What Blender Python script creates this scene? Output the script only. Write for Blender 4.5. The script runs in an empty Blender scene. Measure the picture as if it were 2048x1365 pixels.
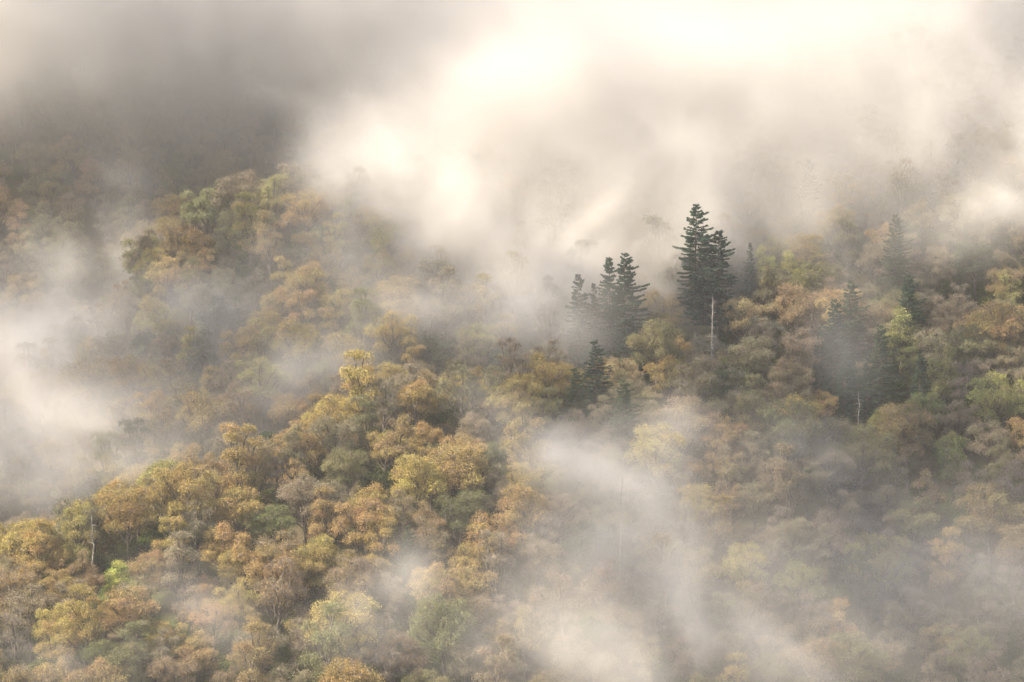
import bpy, math, random
import numpy as np
from mathutils import Vector, Matrix

rng = np.random.default_rng(7)
random.seed(7)
R = math.radians
sc = bpy.context.scene
col = sc.collection

# ------------------------------------------------------------------ camera
PITCH = R(-4.0)
FPX = 5120.0                      # focal length in photo pixels (2048 wide)
cam_d = bpy.data.cameras.new('camera')
cam_d.lens = 90.0
cam_d.sensor_width = 36.0
cam_d.clip_start = 1.0
cam_d.clip_end = 6000.0
cam = bpy.data.objects.new('camera', cam_d)
cam.location = (0, 0, 0)
cam.rotation_euler = (R(90) + PITCH, 0, 0)
col.objects.link(cam)
sc.camera = cam

# ------------------------------------------------------------------ light
SUN_AZ = R(-106)      # measured from the view direction (+Y); negative = from the left
SUN_EL = R(45)
sun_dir = Vector((math.sin(SUN_AZ) * math.cos(SUN_EL), math.cos(SUN_AZ) * math.cos(SUN_EL), math.sin(SUN_EL)))
sd = bpy.data.lights.new('sun', 'SUN')
sd.energy = 5.0
sd.angle = R(6.0)
sd.color = (1.0, 0.86, 0.66)
sun = bpy.data.objects.new('sun', sd)
sun.rotation_euler = sun_dir.to_track_quat('Z', 'Y').to_euler()
sun.location = sun_dir * 300
col.objects.link(sun)

w = bpy.data.worlds.new('World')
sc.world = w
w.use_nodes = True
nt = w.node_tree
sky = nt.nodes.new('ShaderNodeTexSky')
sky.sky_type = 'NISHITA'
sky.sun_disc = False
sky.sun_elevation = SUN_EL
sky.sun_rotation = SUN_AZ
sky.air_density = 1.0
sky.dust_density = 4.0
sky.ozone_density = 1.0
bg = nt.nodes['Background']
bg.inputs['Strength'].default_value = 0.15
nt.links.new(sky.outputs[0], bg.inputs[0])

vs = sc.view_settings
vs.view_transform = 'Standard'
vs.look = 'None'
vs.gamma = 1.0
vs.use_curve_mapping = False
vs.exposure = 1.5

cy = sc.cycles
cy.use_denoising = True
cy.use_adaptive_sampling = True
cy.adaptive_threshold = 0.02
cy.max_bounces = 6
cy.diffuse_bounces = 2
cy.glossy_bounces = 1
cy.transmission_bounces = 2
cy.volume_bounces = 4
cy.transparent_max_bounces = 4
cy.volume_step_rate = 2.0
cy.volume_max_steps = 512
cy.sample_clamp_indirect = 6.0


def P(px, py, Y):
    """world point at distance Y that the photo shows near (px, py)"""
    u = (px - 1024) / FPX
    v = (682.5 - py) / FPX
    dy = math.cos(PITCH) - v * math.sin(PITCH)
    dz = math.sin(PITCH) + v * math.cos(PITCH)
    t = Y / dy
    return np.array([u * t, Y, dz * t])


def proj(p):
    x, y, z = p
    c, s = math.cos(PITCH), math.sin(PITCH)
    f = y * c + z * s
    v = -y * s + z * c
    return 1024 + FPX * x / f, 682.5 - FPX * v / f


# ------------------------------------------------------------------ noise
class Noise3:
    def __init__(self, seed, n=32):
        self.n = n
        self.t = np.random.default_rng(seed).random((n, n, n)).astype(np.float32)

    def __call__(self, x, y, z):
        n = self.n
        xi = np.floor(x).astype(np.int32); yi = np.floor(y).astype(np.int32); zi = np.floor(z).astype(np.int32)
        fx = (x - xi).astype(np.float32); fy = (y - yi).astype(np.float32); fz = (z - zi).astype(np.float32)
        fx = fx * fx * (3 - 2 * fx); fy = fy * fy * (3 - 2 * fy); fz = fz * fz * (3 - 2 * fz)
        x0 = xi % n; y0 = yi % n; z0 = zi % n
        x1 = (x0 + 1) % n; y1 = (y0 + 1) % n; z1 = (z0 + 1) % n
        t = self.t
        a = t[x0, y0, z0] * (1 - fx) + t[x1, y0, z0] * fx
        b = t[x0, y1, z0] * (1 - fx) + t[x1, y1, z0] * fx
        c = t[x0, y0, z1] * (1 - fx) + t[x1, y0, z1] * fx
        d = t[x0, y1, z1] * (1 - fx) + t[x1, y1, z1] * fx
        e = a * (1 - fy) + b * fy
        f = c * (1 - fy) + d * fy
        return e * (1 - fz) + f * fz


def fbm(N, x, y, z, octs, gain=0.5):
    s = 0.0; a = 1.0; tot = 0.0
    for k in range(octs):
        s = s + a * N(x + 11.3 * k, y + 5.7 * k, z + 3.1 * k)
        tot += a; a *= gain
        x = x * 2.03; y = y * 2.03; z = z * 2.03
    return s / tot


NG = Noise3(3)

# ------------------------------------------------------------------ terrain
# every spur: crest knots (px, py of the ground at the crest, distance)
SPUR_A = [(-500, 1420, 440), (0, 1190, 470), (300, 1085, 480), (600, 975, 495), (850, 850, 512), (1150, 790, 528),
          (1420, 745, 540), (1700, 690, 560), (2048, 600, 585), (2500, 520, 600)]
SPUR_B = [(-700, 1150, 590), (0, 830, 590), (150, 740, 592), (260, 640, 594), (330, 540, 597), (450, 480, 600), (600, 440, 606), (900, 390, 612),
          (1300, 300, 625), (1700, 190, 640), (2048, 90, 655), (2600, -60, 670)]
SPUR_C = [(-900, 260, 760), (-200, 190, 755), (300, 120, 755), (700, 60, 760), (1200, -60, 780), (2048, -150, 800), (2800, -250, 800)]


def spur(knots, sf, sb):
    pts = np.array([P(*k) for k in knots])
    xs = pts[:, 0]

    def h(x, y):
        cyy = np.interp(x, xs, pts[:, 1])
        czz = np.interp(x, xs, pts[:, 2])
        d = cyy - y
        soft = np.sqrt(d * d + 36.0) - 6.0
        return czz - np.where(d > 0, sf, sb) * soft
    return h


hA = spur(SPUR_A, 0.60, 0.75)
hB = spur(SPUR_B, 0.72, 0.70)
hC = spur(SPUR_C, 0.80, 0.5)


def sstep(a, b, x):
    t = np.clip((x - a) / (b - a), 0, 1)
    return t * t * (3 - 2 * t)


def height(x, y):
    x = np.asarray(x, float); y = np.asarray(y, float)
    a = hA(x, y)
    # gully on the right of the near face, and the shoulder right of it
    gx = 70 + 0.10 * (545 - y)
    near = sstep(560, 530, y)
    a = a - 7.5 * np.exp(-((x - gx) / 9.0) ** 2) * near + 10 * sstep(gx + 4, gx + 34, x) * near
    # shallow draw in the middle of the face
    gx2 = -14 + 0.35 * (500 - y)
    a = a - 4.0 * np.exp(-((x - gx2) / 8.0) ** 2) * sstep(505, 485, y)
    # bottom left knoll
    a = a + 5.0 * np.exp(-((x + 75) / 22) ** 2 - ((y - 432) / 14) ** 2)
    b = hB(x, y)
    c = hC(x, y)
    k = 3.0
    m = np.maximum(np.maximum(a, b), c)
    s = m + k * np.log(np.exp((a - m) / k) + np.exp((b - m) / k) + np.exp((c - m) / k)) - k * 0.2
    # valley and the camera's own slope
    floor = -150.0 + 0.0 * y
    own = -6.0 - 0.9 * np.abs(y) * (y > 0) + 0.15 * (-y) * (y < 0)
    low = np.maximum(floor, own)
    s = np.maximum(s, low)
    s = s + (fbm(NG, x / 34.0, y / 34.0, x * 0 + 2.5, 4) - 0.5) * 7.0
    return s


def axis(lo, fine0, fine1, hi, step, coarse):
    a = list(np.arange(fine0, fine1, step))
    l = []; v = fine0; s = coarse
    while v > lo:
        v -= s; l.append(v); s *= 1.25
    r = []; v = a[-1]; s = coarse
    while v < hi:
        v += s; r.append(v); s *= 1.25
    return np.array(l[::-1] + a + r)


def new_mesh(name, verts, faces, mats, mat_idx=None, smooth=False):
    me = bpy.data.meshes.new(name)
    verts = np.asarray(verts, np.float32)
    me.vertices.add(len(verts))
    me.vertices.foreach_set('co', verts.ravel())
    if isinstance(faces, list):
        tot = [len(f) for f in faces]
        flat = np.concatenate([np.asarray(f, np.int32).ravel() for f in faces])
        sizes = np.concatenate([np.full(len(f), f.shape[1], np.int32) for f in faces])
    else:
        flat = np.asarray(faces, np.int32).ravel()
        sizes = np.full(len(faces), faces.shape[1], np.int32)
    me.loops.add(len(flat))
    me.loops.foreach_set('vertex_index', flat)
    me.polygons.add(len(sizes))
    start = np.concatenate([[0], np.cumsum(sizes)[:-1]]).astype(np.int32)
    me.polygons.foreach_set('loop_start', start)
    if mat_idx is not None:
        me.polygons.foreach_set('material_index', mat_idx.astype(np.int32))
    me.polygons.foreach_set('use_smooth', np.full(len(sizes), smooth))
    me.update(calc_edges=True)
    for m in mats:
        me.materials.append(m)
    return me


# ------------------------------------------------------------------ materials
def nmat(name):
    m = bpy.data.materials.new(name)
    m.use_nodes = True
    n = m.node_tree.nodes
    n.clear()
    out = n.new('ShaderNodeOutputMaterial')
    return m, m.node_tree, n, m.node_tree.links, out


def leaf_material(name, ramp=None, transl=0.35):
    m, t, n, l, out = nmat(name)
    info = n.new('ShaderNodeObjectInfo')
    tc = n.new('ShaderNodeNewGeometry')
    att = n.new('ShaderNodeAttribute'); att.attribute_name = 'tone'
    if ramp:
        cr = n.new('ShaderNodeValToRGB')
        cr.color_ramp.interpolation = 'LINEAR'
        els = cr.color_ramp.elements
        els[0].position = 0; els[0].color = (*ramp[0], 1)
        els[1].position = 1; els[1].color = (*ramp[-1], 1)
        for i, c in enumerate(ramp[1:-1]):
            e = els.new((i + 1) / (len(ramp) - 1)); e.color = (*c, 1)
        l.new(info.outputs['Random'], cr.inputs[0])
        base = cr.outputs[0]
    else:
        base = info.outputs['Color']
    hsv = n.new('ShaderNodeHueSaturation')
    mh = n.new('ShaderNodeMapRange')      # tone -> hue shift
    mh.inputs['To Min'].default_value = 0.478; mh.inputs['To Max'].default_value = 0.53
    mv = n.new('ShaderNodeMapRange')
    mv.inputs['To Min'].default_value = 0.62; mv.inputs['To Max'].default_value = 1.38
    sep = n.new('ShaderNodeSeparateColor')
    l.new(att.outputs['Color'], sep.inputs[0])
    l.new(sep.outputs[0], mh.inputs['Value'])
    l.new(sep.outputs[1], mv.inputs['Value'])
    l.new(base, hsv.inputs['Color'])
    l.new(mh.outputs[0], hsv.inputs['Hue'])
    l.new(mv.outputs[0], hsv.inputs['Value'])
    d = n.new('ShaderNodeBsdfDiffuse')
    tr = n.new('ShaderNodeBsdfTranslucent')
    mix = n.new('ShaderNodeMixShader')
    mix.inputs[0].default_value = transl
    l.new(hsv.outputs[0], d.inputs[0]); l.new(hsv.outputs[0], tr.inputs[0])
    l.new(d.outputs[0], mix.inputs[1]); l.new(tr.outputs[0], mix.inputs[2])
    l.new(mix.outputs[0], out.inputs[0])
    return m


def bark_material(name, c0, c1, scale=3.0, stretch=0.25):
    m, t, n, l, out = nmat(name)
    tc = n.new('ShaderNodeTexCoord')
    mp = n.new('ShaderNodeMapping')
    mp.inputs['Scale'].default_value = (1, 1, stretch)
    nz = n.new('ShaderNodeTexNoise'); nz.inputs['Scale'].default_value = scale; nz.inputs['Detail'].default_value = 5
    cr = n.new('ShaderNodeValToRGB')
    cr.color_ramp.elements[0].position = 0.35; cr.color_ramp.elements[0].color = (*c0, 1)
    cr.color_ramp.elements[1].position = 0.65; cr.color_ramp.elements[1].color = (*c1, 1)
    b = n.new('ShaderNodeBsdfPrincipled'); b.inputs['Roughness'].default_value = 0.9
    b.inputs['Specular IOR Level'].default_value = 0.15
    bump = n.new('ShaderNodeBump'); bump.inputs['Strength'].default_value = 0.4; bump.inputs['Distance'].default_value = 0.05
    l.new(tc.outputs['Object'], mp.inputs[0]); l.new(mp.outputs[0], nz.inputs['Vector'])
    l.new(nz.outputs['Fac'], cr.inputs[0]); l.new(cr.outputs[0], b.inputs['Base Color'])
    l.new(nz.outputs['Fac'], bump.inputs['Height']); l.new(bump.outputs[0], b.inputs['Normal'])
    l.new(b.outputs[0], out.inputs[0])
    return m


M_LEAF = leaf_material('leaves')
M_NEEDLE = leaf_material('needles', transl=0.12)
M_BARK = bark_material('grey_brown_bark', (0.055, 0.045, 0.036), (0.15, 0.125, 0.10))
M_PALE = bark_material('pale_bark', (0.08, 0.07, 0.06), (0.29, 0.27, 0.235), 3.0, 1.0)
M_TWIG = bark_material('twig_bark', (0.11, 0.092, 0.072), (0.20, 0.17, 0.135), 1.5, 1.0)
RUST = (0.205, 0.112, 0.042)
RAMP = [(0.28, 0.175, 0.09), (0.21, 0.17, 0.11), (0.26, 0.19, 0.08), (0.17, 0.16, 0.09), (0.11, 0.12, 0.065), (0.27, 0.17, 0.085)]
M_LEAF_FAR = leaf_material('distant_leaves', RAMP)
M_LEAF_LOW = leaf_material('undergrowth_leaves', [(0.06, 0.08, 0.02), (0.10, 0.075, 0.04), (0.07, 0.11, 0.02), (0.05, 0.05, 0.03), (0.10, 0.14, 0.025)])

m, t, n, l, out = nmat('forest_floor')
tc = n.new('ShaderNodeTexCoord')
nz = n.new('ShaderNodeTexNoise'); nz.inputs['Scale'].default_value = 0.06; nz.inputs['Detail'].default_value = 8; nz.inputs['Roughness'].default_value = 0.65
cr = n.new('ShaderNodeValToRGB')
e = cr.color_ramp.elements
e[0].position = 0.44; e[0].color = (0.075, 0.06, 0.04, 1)
e[1].position = 0.66; e[1].color = (0.065, 0.085, 0.03, 1)
e2 = e.new(0.55); e2.color = (0.06, 0.062, 0.03, 1)
nz2 = n.new('ShaderNodeTexNoise'); nz2.inputs['Scale'].default_value = 1.6; nz2.inputs['Detail'].default_value = 6
bump = n.new('ShaderNodeBump'); bump.inputs['Strength'].default_value = 0.8; bump.inputs['Distance'].default_value = 0.4
b = n.new('ShaderNodeBsdfPrincipled'); b.inputs['Roughness'].default_value = 1.0; b.inputs['Specular IOR Level'].default_value = 0.05
l.new(tc.outputs['Object'], nz.inputs['Vector']); l.new(tc.outputs['Object'], nz2.inputs['Vector'])
l.new(nz.outputs['Fac'], cr.inputs[0]); l.new(cr.outputs[0], b.inputs['Base Color'])
l.new(nz2.outputs['Fac'], bump.inputs['Height']); l.new(bump.outputs[0], b.inputs['Normal'])
l.new(b.outputs[0], out.inputs[0])
M_GROUND = m

# ------------------------------------------------------------------ hillside
xs = axis(-2500, -160, 175, 2500, 2.5, 4)
ys = axis(-1500, 395, 800, 4000, 2.5, 4)
X, Y = np.meshgrid(xs, ys)
Z = height(X, Y)
nx, ny = len(xs), len(ys)
V = np.stack([X, Y, Z], -1).reshape(-1, 3)
ii, jj = np.meshgrid(np.arange(nx - 1), np.arange(ny - 1))
a = (jj * nx + ii).ravel()
F = np.stack([a, a + 1, a + nx + 1, a + nx], -1)
hill = bpy.data.objects.new('hillside', new_mesh('hillside', V, F, [M_GROUND], smooth=True))
hill['kind'] = 'structure'
hill['label'] = 'steep forested hillside with leaf litter and fresh green grass between the trees'
col.objects.link(hill)


# ------------------------------------------------------------------ tree building
class Wood:
    def __init__(self):
        self.v = []; self.f = []; self.n = 0

    def tube(self, pts, rad, sides=5):
        pts = np.asarray(pts, float); rad = np.asarray(rad, float)
        k = len(pts)
        tan = np.gradient(pts, axis=0)
        tan /= np.linalg.norm(tan, axis=1)[:, None] + 1e-9
        ref = np.array([0.3, 0.9, 0.1]) if abs(tan[0, 2]) > 0.7 else np.array([0, 0, 1.0])
        a = np.cross(tan, ref); a /= np.linalg.norm(a, axis=1)[:, None] + 1e-9
        b = np.cross(tan, a)
        ang = np.arange(sides) * 2 * math.pi / sides
        ring = pts[:, None, :] + rad[:, None, None] * (np.cos(ang)[None, :, None] * a[:, None, :] + np.sin(ang)[None, :, None] * b[:, None, :])
        self.v.append(ring.reshape(-1, 3))
        i = np.arange(k - 1)[:, None] * sides
        j = np.arange(sides)[None, :]
        j2 = (j + 1) % sides
        q = np.stack([i + j, i + j2, i + sides + j2, i + sides + j], -1).reshape(-1, 4) + self.n
        self.f.append(q)
        self.n += k * sides

    def data(self):
        return np.concatenate(self.v), np.concatenate(self.f)


def bez(p0, p1, p2, k):
    t = np.linspace(0, 1, k)[:, None]
    return (1 - t) ** 2 * p0 + 2 * t * (1 - t) * p1 + t * t * p2


def leaf_cards(c, size, r, flat=0.0, axis_dir=None, aspect=1.6):
    """diamond leaf cards at the points c"""
    n_ = len(c)
    if axis_dir is None:
        a = r.normal(size=(n_, 3))
    else:
        a = axis_dir + r.normal(size=(n_, 3)) * 0.35
    a /= np.linalg.norm(a, axis=1)[:, None]
    b = r.normal(size=(n_, 3))
    b[:, 2] *= (1 - flat)
    b -= a * (a * b).sum(1)[:, None]
    b /= np.linalg.norm(b, axis=1)[:, None] + 1e-9
    s = size * r.uniform(0.6, 1.35, n_)[:, None]
    L = a * s * aspect * 0.5
    W = b * s * 0.5
    v = np.stack([c - L, c + W * 0.9 - L * 0.1, c + L, c - W * 0.9 + L * 0.1], 1).reshape(-1, 3)
    i = np.arange(n_)[:, None] * 4
    f = i + np.arange(4)[None, :]
    return v, f


def crown_mesh(name, twig, lv, lf, tone_face, leafmat, twigmat):
    if twig.n:
        tv, tf = twig.data()
    else:
        tv = np.zeros((0, 3)); tf = np.zeros((0, 4), int)
    V = np.concatenate([lv, tv]); F = np.concatenate([lf, tf + len(lv)])
    mi = np.concatenate([np.zeros(len(lf)), np.ones(len(tf))])
    me = new_mesh(name, V, F, [leafmat, twigmat], mi)
    tone = np.concatenate([tone_face, np.full((len(tf), 2), 0.5)])
    at = me.attributes.new('tone', 'FLOAT_COLOR', 'CORNER')
    c = np.ones((len(F), 4, 4), np.float32)
    c[:, :, 0] = tone[:, None, 0]; c[:, :, 1] = tone[:, None, 1]
    at.data.foreach_set('color', c.ravel())
    return me


def deciduous(seed, H, Rr, fork=0.30, nl=15, lobe=(0.30, 0.44), tips=46, per=17, sig=0.34, leaf=0.17, bare=0.0,
              dome=1.0, pale=False, twigr=0.022, up=0.35):
    r = np.random.default_rng(seed)
    trunk = Wood(); twig = Wood()
    lean = r.normal(size=2) * 0.03 * H
    top = np.array([lean[0], lean[1], H * 0.72])
    base = np.array([0, 0, -2.0])
    tp = bez(base, np.array([lean[0] * 0.1, lean[1] * 0.1, H * 0.35]), top, 8)
    tp[1:-1, :2] += r.normal(size=(6, 2)) * 0.12
    r0 = 0.021 * H + 0.02
    trunk.tube(tp, np.linspace(r0 * 1.15, r0 * 0.25, 8), 7)
    czc = H * 0.60; rz = H * 0.39 * dome
    cen = []
    tries = 0
    while len(cen) < nl and tries < 4000:
        tries += 1
        d = r.normal(size=3); d /= np.linalg.norm(d)
        if d[2] < -0.75: continue
        q = r.uniform(0.45, 0.86) if r.random() < 0.85 else r.uniform(0, 0.4)
        c = np.array([d[0] * Rr * q, d[1] * Rr * q, czc + d[2] * rz * q])
        md = 0.36 * Rr
        if all(np.linalg.norm((c - o) * [1, 1, 1.0]) > md for o in cen):
            cen.append(c)
    LV = []; LF = []; TN = []; n0 = 0
    for c in cen:
        lr = Rr * r.uniform(*lobe)
        hfrom = np.clip(c[2] - r.uniform(0.18, 0.42) * H, fork * H * 0.85, H * 0.66)
        tpar = np.interp(hfrom, tp[:, 2], np.arange(8))
        i0 = int(min(6, tpar)); s = tp[i0] + (tp[i0 + 1] - tp[i0]) * (tpar - i0)
        mid = s * 0.45 + c * 0.55; mid[2] = s[2] * 0.62 + c[2] * 0.38 if r.random() < .6 else mid[2]
        mid += r.normal(size=3) * 0.05 * Rr
        pts = bez(s, mid, c, 6)
        pts[1:-1] += r.normal(size=(4, 3)) * 0.10
        trunk.tube(pts, np.linspace(0.30 * r0 + 0.02, 0.05, 6), 5)
        # secondary forks inside the lobe
        hue = r.uniform(0.2, 0.8); val = r.uniform(0.32, 0.68)
        nsub = 6
        subs = []
        for k in range(nsub):
            d = r.normal(size=3); d[2] = abs(d[2]) * 0.8 + up * 0.3; d += (c - [0, 0, czc - 0.2 * H]) / Rr * 0.7
            d /= np.linalg.norm(d)
            e_ = c + d * lr * r.uniform(0.45, 0.7)
            s_ = pts[3 + (k % 3)]
            trunk.tube(bez(s_, (s_ + e_) / 2 + r.normal(size=3) * 0.15, e_, 4), np.linspace(0.06, 0.03, 4), 3)
            subs.append(e_)
        subs = np.array(subs)
        nt_ = int(tips * r.uniform(0.8, 1.2))
        d = r.normal(size=(nt_, 3)); d /= np.linalg.norm(d, axis=1)[:, None]
        d[:, 2] = np.where(d[:, 2] < -0.3, -d[:, 2], d[:, 2])
        tipp = c + d * lr * (r.uniform(0.35, 1.0, nt_) ** 0.6)[:, None] * np.array([1, 1, 0.85])
        for k in range(nt_):
            j = np.argmin(((subs - tipp[k]) ** 2).sum(1))
            s_ = subs[j]
            mm = (s_ + tipp[k]) / 2 + r.normal(size=3) * 0.12 + [0, 0, 0.08]
            twig.tube(bez(s_, mm, tipp[k], 3), [twigr * 1.5, twigr, twigr * 0.5], 3)
            if bare > 0:     # fine spray of bare twiglets
                for q in range(int(bare)):
                    e_ = tipp[k] + (tipp[k] - c) * r.uniform(0.1, 0.35) + r.normal(size=3) * 0.35 + [0, 0, 0.25]
                    twig.tube(np.stack([mm, (mm + e_) / 2 + r.normal(size=3) * 0.08, e_]), [twigr, twigr * 0.7, twigr * 0.35], 3)
        npt = max(3, int(per))
        C = np.repeat(tipp, npt, 0) + r.normal(size=(nt_ * npt, 3)) * sig * r.uniform(0.5, 1.2, (nt_ * npt, 1))
        v, f = leaf_cards(C, leaf, r)
        tv = np.repeat(np.clip(hue + r.normal(size=nt_) * 0.12, 0, 1), npt)
        tl = np.clip(np.repeat(val + r.normal(size=nt_) * 0.12, npt) + r.normal(size=nt_ * npt) * 0.13, 0, 1)
        LV.append(v); LF.append(f + n0); n0 += len(v)
        TN.append(np.stack([tv, tl], 1))
    bm_ = M_PALE if pale else M_BARK
    tv_, tf_ = trunk.data()
    tm = new_mesh('trunk', tv_, tf_, [bm_], smooth=True)
    cm = crown_mesh('crown', twig, np.concatenate(LV), np.concatenate(LF), np.concatenate(TN), M_LEAF, M_TWIG)
    return tm, cm, H


def conifer(seed, H, Rr, low=0.14, pw=0.75, gap=0.0, dens=1.0, lean=0.0, top_bare=0.0):
    r = np.random.default_rng(seed)
    trunk = Wood(); twig = Wood()
    tp = np.linspace([0, 0, -2.0], [lean, 0, H], 9)
    tp[1:-1, :2] += r.normal(size=(7, 2)) * 0.05
    trunk.tube(tp, np.linspace(0.017 * H, 0.02, 9), 7)
    LV = []; TN = []; LF = []; n0 = 0
    h = H * low
    asym = r.uniform(0, 2 * math.pi)
    while h < H - 0.3:
        t_ = (h - H * low) / (H * (1 - low))
        prof = (1 - t_) ** pw * (0.75 + 0.25 * min(1, t_ * 5))
        lay = r.uniform(0.6, 1.12)
        nb = 4 if t_ < 0.75 else 3
        a0 = r.uniform(0, 6.28)
        for k in range(nb):
            if r.random() < gap * (0.5 + t_): continue
            az = a0 + k * 6.283 / nb + r.normal() * 0.25
            L = Rr * prof * lay * r.uniform(0.5, 1.15) * (1 + 0.22 * math.cos(az - asym)) + 0.12
            dr = np.array([math.cos(az), math.sin(az), 0])
            z0 = h + r.normal() * 0.12
            x0 = np.interp(z0, tp[:, 2], tp[:, 0])
            s = np.array([x0, 0, z0])
            droop = (0.32 * (1 - t_) + 0.02) * L
            rise = 0.16 * L
            tt = np.linspace(0, 1, 6)[:, None]
            pts = s + dr * L * tt + np.array([0, 0, 1.0]) * (-droop * 1.3 * tt + (droop * 0.3 + rise * 0.7) * tt ** 3) + \
                np.array([0, 0, 0.28 * t_ * t_ * L]) * tt
            trunk.tube(pts[[0, 2, 4, 5]], [0.055 * (1 - t_) + 0.02, 0.035, 0.02, 0.01], 3)
            # sprays
            ncd = int((L * 30 + 8) * dens)
            q = r.uniform(0.12, 1.0, ncd) ** 0.8
            pc = np.stack([np.interp(q, tt[:, 0], pts[:, a_]) for a_ in range(3)], 1)
            side = np.array([-dr[1], dr[0], 0])
            wd = (0.16 + 0.28 * L * (1 - q) ** 0.7 * 0.5) * r.uniform(-1, 1, ncd)
            pc += side * wd[:, None] + dr * (0.2 * np.abs(wd))[:, None]
            pc[:, 2] += r.normal(size=ncd) * 0.07 - 0.38 * np.abs(wd) - 0.05
            ad = dr[None] * 0.9 + side[None] * np.sign(wd)[:, None] * 0.7 + np.array([0, 0, -0.28])
            v, f = leaf_cards(pc, 0.145, r, flat=0.3, axis_dir=ad, aspect=2.6)
            LV.append(v); LF.append(f + n0); n0 += len(v)
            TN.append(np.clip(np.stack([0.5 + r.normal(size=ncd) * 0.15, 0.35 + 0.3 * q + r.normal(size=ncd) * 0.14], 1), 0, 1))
        h += r.uniform(0.2, 0.55) * (1.0 - 0.3 * t_)
    tv_, tf_ = trunk.data()
    tm = new_mesh('trunk', tv_, tf_, [M_BARK], smooth=True)
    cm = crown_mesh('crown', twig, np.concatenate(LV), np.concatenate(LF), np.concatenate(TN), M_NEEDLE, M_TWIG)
    return tm, cm, H


def snag(seed, H, r0, nbr=26, stub=1.5, forked=False):
    r = np.random.default_rng(seed)
    w_ = Wood(); br = Wood()
    pts = np.linspace([0, 0, -2], [r.normal() * 0.3, 0, H], 12)
    pts[1:, :2] += np.cumsum(r.normal(size=(11, 2)) * 0.13, 0)
    rad = np.linspace(r0 * 1.1, r0 * 0.35, 12) * r.uniform(0.88, 1.12, 12)
    w_.tube(pts, rad, 8)
    tip = pts[-1]
    for k in range(3):
        w_.tube(np.stack([tip - [0, 0, 0.3], tip + r.normal(size=3) * 0.1 + [0, 0, 0.2], tip + r.normal(size=3) * 0.15 + [0, 0, 0.7]]), [r0 * .3, r0 * .2, 0.01], 4)
    for k in range(nbr):
        z = r.uniform(0.15, 0.97) * H
        i = np.interp(z, pts[:, 2], np.arange(12)); i0 = min(10, int(i))
        s = pts[i0] + (pts[i0 + 1] - pts[i0]) * (i - i0)
        az = r.uniform(0, 6.28)
        L = stub * r.uniform(0.3, 1.2) * (1.1 - z / H * 0.5)
        d = np.array([math.cos(az), math.sin(az), r.uniform(-0.4, 0.25)])
        e_ = s + d * L
        pp = bez(s, s + d * L * 0.5 + [0, 0, 0.15], e_, 4)
        br.tube(pp, [0.06, 0.045, 0.03, 0.012], 4)
        if r.random() < 0.5:
            e2 = pp[2] + r.normal(size=3) * 0.4
            br.tube(np.stack([pp[2], (pp[2] + e2) / 2, e2]), [0.03, 0.02, 0.01], 3)
    v, f = w_.data()
    tm = new_mesh('trunk', v, f, [M_PALE], smooth=True)
    v, f = br.data()
    bmsh = new_mesh('dead_branches', v, f, [M_PALE])
    return tm, bmsh, H


PROTO = {
    # broad lobed budding crowns
    'broad': [deciduous(11, 17, 6.2, nl=21), deciduous(12, 16, 5.8, nl=18, dome=0.9), deciduous(13, 18, 6.6, nl=24, lobe=(0.27, 0.40)),
              deciduous(14, 15, 5.4, nl=17, tips=54)],
    'tall': [deciduous(21, 19, 4.4, fork=0.30, nl=17, dome=1.15, per=16), deciduous(22, 20, 4.7, fork=0.32, nl=18, dome=1.12, per=15, lobe=(0.32, 0.45)), deciduous(23, 18, 4.2, fork=0.3, nl=16, dome=1.15, per=12, bare=2)],
    'twiggy': [deciduous(31, 17, 5.6, nl=14, per=10, bare=3, sig=0.45, leaf=0.15, tips=50), deciduous(32, 18, 5.2, nl=13, per=8, bare=4, sig=0.5, leaf=0.15, tips=48)],
    'slender': [deciduous(41, 15, 3.2, fork=0.25, nl=20, lobe=(0.34, 0.52), tips=30, per=15, leaf=0.17, sig=0.36, dome=1.2)],
    'bare': [deciduous(51, 19, 4.2, fork=0.35, nl=12, per=3, bare=5, tips=34, sig=0.5, leaf=0.14)],
}
print('proto tris', sum(len(c.polygons) * 2 for k in PROTO.values() for t, c, h in k), [len(c.polygons) for k in PROTO.values() for t, c, h in k])

# ------------------------------------------------------------------ where things stand
def solve_y(px, py_top, H, y0, y1=800):
    """distance at which a tree of height H on the slope shows its top at (px, py_top)"""
    Ys = np.arange(y0, y1, 0.5)
    xs_ = np.array([P(px, py_top, q)[0] for q in Ys])
    zt = height(xs_, Ys) + H
    zl = np.array([P(px, py_top, q)[2] for q in Ys])
    ok = np.nonzero(zt >= zl)[0]
    q = Ys[ok[0]] if len(ok) else Ys[np.argmax(zt - zl)]
    return float(P(px, py_top, q)[0]), float(q)


def surf(px, py, lift=9.0, y0=400):
    Ys = np.arange(y0, 900, 1.0)
    p0 = P(px, py, 1.0)
    zt = height(p0[0] * Ys, Ys) + lift
    ok = np.nonzero(zt >= p0[2] * Ys)[0]
    return float(Ys[ok[0]]) if len(ok) else 800.0


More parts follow.
